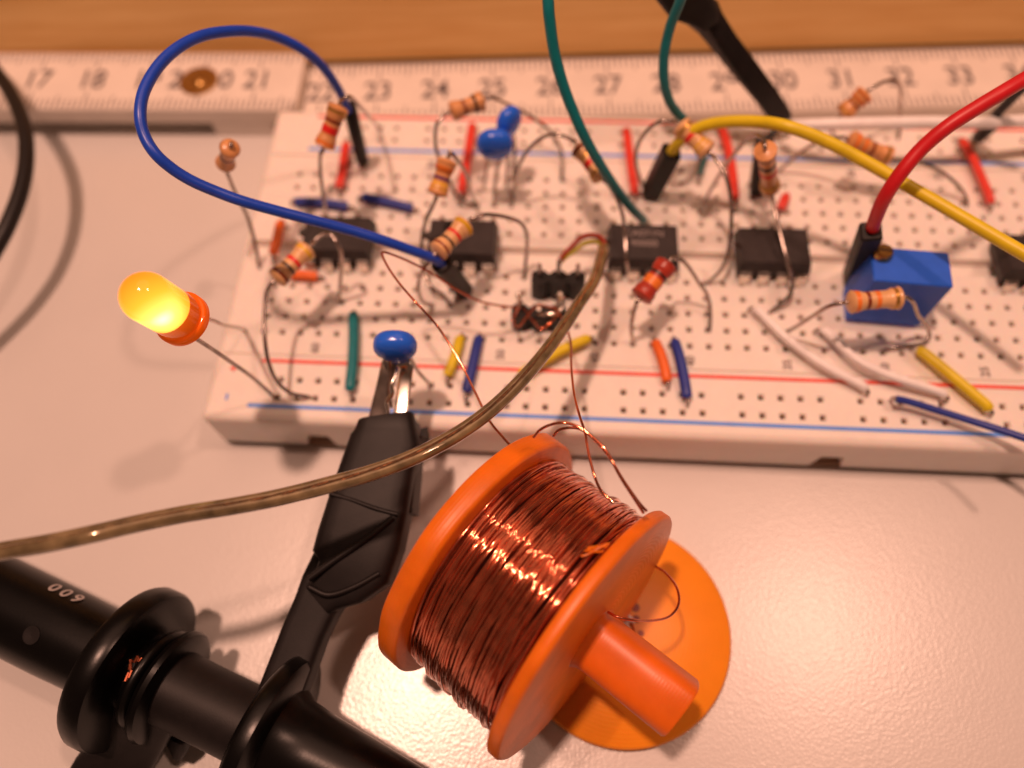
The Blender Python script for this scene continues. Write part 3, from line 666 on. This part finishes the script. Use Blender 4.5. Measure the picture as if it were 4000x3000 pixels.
md = amber(hot, (1, .44, .03), (1, .17, .004), 1.9, .72, .56)
mf = amber(hot, (1, .15, .008), (.75, .09, .005), .75, .34, .42)
prof = [(.30, r5)] + [(.30+.32*k_/6, r5) for k_ in range(1, 7)] + [(.62 + r5*math.sin(math.radians(a)), r5*math.cos(math.radians(a))) for a in range(8, 91, 9)]
MB().lathe(LB, ax, prof, 40).build('dome', md, ld, ang=60)
MB().lathe(LB, ax, [(0, .27), (.008, .288), (.085, .288), (.10, .275), (.10, r5+.001), (.30, r5+.001), (.302, .2)], 40).build('rim', mf, ld, ang=50)
u = Vector((0, 0, 1)) - ax*ax.z; u.normalize(); s_ = ax.cross(u)
l1 = LB - s_*.127*0 ; 
pA, pB = LB + side*.10, LB - side*.10
ends = [[(462, 693, 2.6), (482, 702, 2.2), (505, 706, 1.6), (528, 712, .92)], [(455, 752, 2.6), (500, 783, 2.1), (545, 815, 1.6), (592, 857, .92)]]
c1 = W(440, 685, 2.95)
if (pA - c1).length > (pB - c1).length: pA, pB = pB, pA
for p0, q in zip((pA, pB), ends):
    pts = [p0 + ax*.05, p0 - ax*.08] + [W(*k_) for k_ in q]; pts.append(pts[-1] - Vector((0, 0, .15)))
    tube_obj('lead', pts, .026, M['steel'], ld, 8)

# ------------------------------------------------------------------ wire spool (local X = spool axis)
th, ph = -.629, .117
AX = Vector((math.cos(th)*math.cos(ph), math.sin(th)*math.cos(ph), math.sin(ph)))
SC = Vector((4.134, -3.851, 1.68))
SY = Vector((0, 0, 1)).cross(AX).normalized(); SZ = AX.cross(SY)
sp = thing('wire_spool', (0, 0, 0), 'orange printed spool wound with shiny reddish copper wire', 'spool')
mw = Matrix((AX, SY, SZ)).transposed().to_4x4(); mw.translation = SC; sp.matrix_world = mw
RS, GAP, TH = 1.5, 1.21, .16
def flange(x0, x1, r):
    return MB().lathe((0, 0, 0), (1, 0, 0), [(x0, .001), (x0, r*.5), (x0, r-.06), (x0+.012, r-.02), (x0+.035, r), (x1-.035, r), (x1-.012, r-.02), (x1, r-.06), (x1, r*.5), (x1, .001)], 96)
def wobble(b, amp):
    for i, v in enumerate(b.v):
        rr = math.hypot(v.y, v.z)
        if rr > .3:
            n_ = noise.noise(Vector((v.x*2, v.y*2.2, v.z*2.2)))
            k_ = 1 + amp*n_; b.v[i] = Vector((v.x + amp*.8*noise.noise(Vector((v.y*1.3, v.z*1.3, 5))), v.y*k_, v.z*k_))
    return b
wobble(flange(0, TH, RS), .012).build('flange', M['print_x'], sp, local=True, ang=50)
wobble(flange(-1.475, -GAP, RS), .012).build('flange', M['print_x'], sp, local=True, ang=50)
b = MB(); secs = []
for x, k_ in ((TH-.01, 1.16), (TH+.05, 1.03), (TH+.12, 1.0), (.5, 1.0), (.8, 1.0), (1.17, 1.0), (1.19, .96)):
    q = []
    for j in range(48):
        g = 2*math.pi*(j+.5)/48; cg, sg = math.cos(g), math.sin(g)
        y, z = .305*k_*math.copysign(abs(cg)**.62, cg), .305*k_*math.copysign(abs(sg)**.62, sg)
        an = math.radians(22); q.append(Vector((x, y*math.cos(an)-z*math.sin(an), y*math.sin(an)+z*math.cos(an))))
    secs.append(q)
b.loft(secs)
b.v = [Vector((v.x + max(0, v.x-.4)*.07*(v.z+.33)/.33, v.y, v.z)) for v in b.v]
b.build('spindle', M['print_shaded'], sp, local=True, ang=40)
# strings of plastic left by the printer
b = MB()
for k_ in range(5):
    p0 = Vector((rnd.uniform(-.03, .02), 0, 0)); a = 1.22 + rnd.uniform(-.04, .04)
    pts = [Vector((-.01 - j*.03, math.cos(a+j*.03)*(1.49+.02*math.sin(j*2+k_)), math.sin(a+j*.03)*(1.49+.02*math.sin(j*2+k_)))) for j in range(5)]
    b.tube(pts, .010, 6)
b.build('print_strings', M['print_x'], sp, local=True)
RC = 1.24
MB().lathe((0, 0, 0), (1, 0, 0), [(-GAP+.002, .3), (-GAP+.003, RC-.05), (-.003, RC-.05), (-.002, .3)], 64).build('under_layer', M['copper_core'], sp, local=True)
def winding(turns, layer, seed, loose):
    rg = random.Random(seed); b = MB(); pts = []; seg = 40
    ph1, ph2 = rg.random()*6, rg.random()*6
    lo = [rg.random() < loose for _ in range(turns+1)]; la_ = [rg.uniform(.5, 1)*(.10 if q else .012) for q in lo]
    ji = [rg.gauss(0, .024) for _ in range(turns+1)]; sl = [rg.gauss(0, .065) for _ in range(turns+1)]
    rj = [rg.uniform(-.012, .016) for _ in range(turns+1)]
    for k_ in range(turns):
        for j in range(seg):
            f = j/seg; a = 2*math.pi*f
            x0 = -GAP+.02 + (GAP-.04)*(k_+f)/turns
            lerp = lambda q: q[k_]*(1-f) + q[k_+1]*f
            x = x0 + lerp(ji) + lerp(sl)*math.sin(a*1.0+ph1+k_*.35) + .012*math.sin(3*a+k_*1.7)
            x = min(-.018, max(-GAP+.018, x))
            # sag and bulge where the turns are loose, at the top rear and the underside
            bul = max(0, math.cos(a-ph2))**6 + max(0, math.cos(a-3.6))**10
            rr = RC + .05*(x0+GAP)/GAP + layer*.026 + lerp(rj) + lerp(la_)*bul*.8 + .006*math.sin(2*a+k_) + .006*math.sin(7*a+k_*2.3) + .0045*math.sin(11*a+k_*4.1)
            pts.append(Vector((x, math.cos(a)*rr, math.sin(a)*rr)))
    b.tube(pts, .0165, 6)
    return b
winding(42, 0, 3, .05).build('copper_winding', M['copper'], sp, local=True, ang=80)
winding(38, .9, 11, .15).build('copper_winding', M['copper'], sp, local=True, ang=80)
winding(24, 1.8, 23, .4).build('copper_winding', M['copper'], sp, local=True, ang=80)

# loose ends of the magnet wire
def magwire(pts, label, r=.0145):
    wp = [W(*q) for q in pts]; t = thing('copper_wire', min(wp, key=lambda q: q.z), label, 'copper wire')
    tube_obj('bare_wire', wp, r, M['copper'], t, 8, 8)
magwire([(1108, 968, 2.55), (1085, 943, 2.5), (1055, 905, 2.42), (1022, 838, 2.4), (990, 775, 2.45), (945, 705, 2.55), (900, 655, 2.7), (865, 615, 2.7), (840, 580, 2.7), (826, 552, 2.7), (829, 545, 2.68), (850, 551, 2.6), (890, 568, 2.4), (935, 592, 2.2), (985, 625, 1.95), (1035, 650, 1.75), (1085, 661, 1.55), (1122, 664, 1.42)], 'thin copper wire from the spool that turns back sharply and reaches the lower header')
magwire([(1152, 945, 3.05), (1165, 930, 3.1), (1185, 919, 3.15), (1215, 913, 3.2), (1245, 920, 3.2), (1275, 940, 3.2), (1310, 975, 3.2), (1340, 1030, 3.15), (1372, 1080, 3.05), (1390, 1108, 2.95)], 'left one of two copper wires arching over the top of the spool')
magwire([(1195, 942, 3.0), (1205, 930, 3.05), (1228, 924, 3.1), (1256, 928, 3.1), (1285, 950, 3.1), (1315, 985, 3.1), (1345, 1035, 3.1), (1380, 1085, 3.0), (1397, 1104, 2.95)], 'right one of two copper wires arching over the top of the spool')
magwire([(1195, 662, 1.5), (1215, 690, 1.7), (1232, 735, 2.0), (1234, 790, 2.3), (1240, 850, 2.6), (1252, 898, 2.8), (1264, 935, 2.9), (1272, 980, 2.95), (1285, 1030, 2.95), (1300, 1062, 2.9), (1325, 1085, 2.9)], 'faint copper wire rising from the lower header to the top of the winding')
magwire([(1313, 1322, 2.0), (1335, 1333, 2.05), (1365, 1339, 2.0), (1405, 1341, 1.8), (1445, 1332, 1.6), (1466, 1305, 1.5), (1462, 1270, 1.4), (1440, 1240, 1.2), (1415, 1222, 1.0)], 'loop of copper wire sticking out beside the spindle of the spool')
magwire([(1120, 664, 1.42), (1110, 690, 1.2), (1120, 705, 1.25), (1150, 668, 1.45), (1165, 660, 1.5), (1190, 664, 1.45), (1205, 672, 1.4), (1195, 690, 1.25), (1170, 710, 1.2), (1150, 690, 1.2), (1130, 665, 1.3)], 'copper wire wound round the bent pins of the lower header')

# loose orange disc on the table behind the spindle
dz = W(1342, 1362, .12)
dk = thing('printed_disc', (dz.x, dz.y, 0), 'flat orange printed disc lying on the table beneath the spool', 'disc')
RD = 1.34
b = MB().lathe((dz.x, dz.y, 0.004), (0, 0, 1), [(0, .2), (0, RD-.05), (.03, RD), (.13, RD), (.17, RD-.04), (.17, .16), (.10, .15), (.10, .001)], 96)
b.build('disc_body', M['print_z'], dk, ang=50)
for q, rr in (((1373, 1312), .055), ((1374, 1337), .05), ((1385, 1368), .04)):
    c = W(q[0], q[1], .18); MB().lathe((c.x, c.y, .172), (0, 0, 1), [(0, rr), (.012, rr*.9), (.014, .001)], 14).build('thread_hole', M['brown'], dk)
c = W(1352, 1340, .18)
b = MB()
for k_ in range(14):
    q = c + Vector((rnd.uniform(-.10, .10), rnd.uniform(-.14, .10), 0))
    b.tube(smooth([Vector((q.x, q.y, .178)), Vector((q.x+rnd.uniform(-.05, .05), q.y+rnd.uniform(-.05, .05), .22)), Vector((q.x+rnd.uniform(-.08, .08), q.y+rnd.uniform(-.08, .08), .20))], 4), .017, 6)
b.build('glue_scraps', M['white'], dk)

# ------------------------------------------------------------------ rounded-box lofts between two traced edges
def edge_loft(sts, n=5, pw=.35):
    """sts: (left px,py), (right px,py), z, thickness"""
    C_ = [(W(*l, z), W(*r_, z), h) for l, r_, z, h in sts]; mids = [(a+c)/2 for a, c, h in C_]; secs = []
    for i, (a, c, h) in enumerate(C_):
        t_ = (mids[min(i+1, len(mids)-1)] - mids[max(i-1, 0)]).normalized()
        X = (c-a)/2; X = X - t_*X.dot(t_); Y = t_.cross(X).normalized()
        if Y.z < 0: Y = -Y
        s = []
        for j in range(4*n):
            g = 2*math.pi*(j+.5)/(4*n); cg, sg = math.cos(g), math.sin(g)
            s.append(mids[i] + X*math.copysign(abs(cg)**pw, cg) + Y*(h/2)*math.copysign(abs(sg)**pw, sg))
        secs.append(s)
    return MB().loft(secs)
# test clip: ribbed sleeve, thin shaft, two steel jaws
tc_ = thing('test_clip', W(600, 1500, 0), 'black test hook clip with steel jaws gripping the blue capacitor', 'clip')
edge_loft([((778, 904), (900, 924), 1.60, .54), ((776, 909), (903, 931), 1.60, .57), ((774, 920), (906, 940), 1.58, .58), ((764, 948), (914, 962), 1.54, .60), ((746, 1000), (900, 1022), 1.46, .60), ((718, 1080), (887, 1108), 1.38, .60), ((694, 1155), (872, 1182), 1.30, .60), ((674, 1212), (856, 1236), 1.24, .58), ((664, 1244), (826, 1262), 1.20, .54), ((655, 1268), (775, 1286), 1.16, .50), ((648, 1286), (742, 1306), 1.14, .44)]).build('sleeve', M['black'], tc_, ang=40)
edge_loft([((682, 1195), (800, 1222), 1.20, .36), ((655, 1255), (760, 1282), 1.14, .40), ((642, 1296), (735, 1320), 1.10, .40), ((618, 1352), (708, 1375), 1.04, .40), ((588, 1430), (680, 1452), .98, .40), ((552, 1522), (645, 1545), .90, .40)]).build('shaft', M['black'], tc_, ang=40)
edge_loft([((896, 925), (908, 934), 1.46, .42), ((890, 938), (921, 950), 1.42, .44), ((886, 985), (908, 995), 1.36, .42), ((878, 1105), (897, 1118), 1.24, .40)]).build('side_fin', M['black'], tc_)
def rib(pts, r=.03, z=.0): tube_obj('rib', [W(*q) for q in pts], r, M['black'], tc_, 8)
rib([(712, 1066, 1.66), (760, 1080, 1.66), (810, 1098, 1.66), (860, 1112, 1.64)], .03)
rib([(850, 1118, 1.64), (790, 1165, 1.60), (720, 1212, 1.54), (668, 1250, 1.48)], .04)
rib([(668, 1268, 1.46), (710, 1285, 1.43), (765, 1268, 1.46), (820, 1238, 1.50)], .035)
# steel jaws
def jaw(pts, wd, m_):
    q = smooth([W(*p_) for p_ in pts], 6); T2, _ = frames(q); b = MB(); secs = []
    for p_, t_ in zip(q, T2):
        X = t_.cross(Vector((0, 0, 1))).normalized(); Y = X.cross(t_)
        secs.append([p_ + X*wd*math.copysign(abs(math.cos(g_))**.6, math.cos(g_)) + Y*wd*.22*math.copysign(abs(math.sin(g_))**.45, math.sin(g_)) for g_ in [2*math.pi*(j+.5)/16 for j in range(16)]])
    b.loft(secs).build('jaw', m_, tc_, ang=70)
jaw([(860, 930, 1.72), (866, 890, 1.76), (871, 850, 1.81), (876, 812, 1.88), (878, 792, 1.97), (868, 778, 2.02)], .085, M['bright_steel'])
jaw([(812, 918, 1.60), (820, 880, 1.68), (830, 840, 1.78), (838, 805, 1.88), (843, 785, 1.92), (852, 776, 1.92)], .105, M['steel'])
tube_obj('spring_wire', [W(*q) for q in ((832, 915, 1.75), (838, 890, 1.8), (836, 868, 1.85), (848, 850, 1.9), (846, 832, 1.95), (853, 815, 1.97), (858, 795, 1.98))], .026, M['bright_steel'], tc_, 8)

# oscilloscope probe
A0, B0 = W(286, 1443, .94), W(592, 1594, .94)
pa = (B0 - A0); Lp = pa.length; pa.normalize()
pr = thing('probe', Vector((A0.x, A0.y, 0)), 'black measuring probe with round finger flanges lying at the lower left', 'probe')
def pl(name, prof, m_=M['black_gloss'], n=56): return MB().lathe(A0, pa, prof, n).build(name, m_, pr, ang=40)
pl('probe_body', [(-5.0, .52), (-1.0, .50), (-.6, .49), (-.14, .48)])
pl('finger_flange', [(-.15, .3), (-.15, .84), (-.13, .90), (-.08, .925), (.08, .925), (.13, .90), (.15, .84), (.15, .3)])
pl('collar', [(.14, .44), (.48, .44)])
pl('finger_flange', [(.44, .2), (.44, .56), (.46, .62), (.51, .64), (.56, .62), (.58, .56), (.58, .2)])
pl('barrel', [(.57, .42), (.9, .41), (Lp-.14, .41)], M['black'])
pl('finger_flange', [(Lp-.16, .3), (Lp-.16, .80), (Lp-.13, .86), (Lp-.08, .885), (Lp+.04, .87), (Lp+.08, .80), (Lp+.10, .5)])
pl('nose', [(Lp+.08, .58), (Lp+.22, .50), (Lp+.5, .46), (Lp+1.6, .37), (Lp+3.2, .32), (Lp+3.25, .28)])
# white lettering wrapped on the body
up = (Vector((0, 0, 1)) - pa*pa.z).normalized(); sd = pa.cross(up)
def wrap(x, y, t0=-1.04, a0=math.radians(-56), r=.512):
    a = a0 + y/r
    return A0 + pa*(t0 - x) + (up*math.cos(a) - sd*math.sin(a)*-1)*r
for k_, ch in enumerate('600'): text_mesh(ch, .22, lambda x, y, k_=k_: wrap(x + (k_-1)*.16, y), 'lettering', M['white_ink'], pr, .004)
# slot with a copper glint in the body, ground ring clip
o_ = A0 + pa*(-.95)
def on_body(t0, ang, r): 
    a = math.radians(ang); return A0 + pa*t0 + (up*math.cos(a) + sd*math.sin(a))*r
for sg in (1,):
    q = W(100, 1370, 1.2)
    d_ = q - A0; tt = d_.dot(pa); rv_ = (d_ - pa*tt).normalized()
    c = A0 + pa*tt + rv_*.495
    MB().lathe(c, rv_, [(0, .10), (.012, .10), (.012, .07), (.004, .001)], 20).build('screw_recess', M['black'], pr)
    MB().lathe(c + pa*-.03 - up*.02, rv_, [(.006, .022), (.014, .022), (.016, .001)], 10).build('screw', M['brass'], pr)
gc = thing('ground_clip', W(250, 1600, 0), 'black ground strap clamped round the probe and slanting to the lower edge', 'clip')
edge_loft([((300, 1470), (405, 1520), 1.25, .2), ((262, 1500), (395, 1545), 1.1, .24), ((225, 1560), (375, 1585), .8, .26), ((190, 1610), (355, 1620), .55, .26), ((150, 1668), (330, 1672), .35, .26), ((110, 1740), (290, 1745), .25, .26)]).build('strap', M['black'], gc, ang=40)
edge_loft([((372, 1580), (408, 1600), .5, .2), ((370, 1600), (408, 1615), .42, .2), ((378, 1632), (396, 1636), .3, .12)]).build('tab', M['black'], gc)
MB().tube(smooth([A0 + pa*.33 + (up*math.cos(a_/10) + sd*math.sin(a_/10))*.50 for a_ in range(-22, 23, 4)], 3), .07, 10).build('clamp_ring', M['black_gloss'], gc)
q = W(292, 1432, 1.75)
b = MB()
for k_ in range(9):
    p0 = q + Vector((rnd.uniform(-.06, .06), rnd.uniform(-.14, .14), rnd.uniform(-.02, .02)))
    d_ = p0 - A0; t0 = d_.dot(pa); rv_ = (d_ - pa*t0).normalized(); c = A0 + pa*(.30+rnd.uniform(-.05, .05)) + rv_*.55
    b.tube([c, c + Vector((rnd.uniform(-.03, .03), rnd.uniform(-.1, .1), .01))], .016, 6)
b.build('bare_braid', M['copper'], gc)

# second test clip at the top right
t = thing('test_clip', W(1690, 262, BT), 'blurred black test clip reaching down to the upper rail from the top edge', 'clip')
edge_loft([((1490, 40), (1545, 15), 2.9, .35), ((1515, 62), (1553, 38), 2.8, .30), ((1545, 105), (1590, 86), 2.55, .24), ((1588, 164), (1640, 147), 2.2, .24), ((1630, 216), (1682, 200), 1.75, .24), ((1658, 254), (1708, 240), 1.35, .22), ((1675, 274), (1710, 262), 1.1, .18)]).build('shaft', M['black'], t, ang=40)
edge_loft([((1395, -50), (1550, -60), 3.5, .5), ((1428, 0), (1548, -10), 3.2, .5), ((1460, 22), (1553, 10), 3.05, .46), ((1485, 42), (1552, 30), 2.95, .40), ((1505, 58), (1545, 48), 2.85, .30)]).build('grip', M['black'], t, ang=40)
tube_obj('hook', [W(1690, 262, 1.15), W(1688, 275, 1.05), W(1680, 284, 1.0)], .03, M['bright_steel'], t)
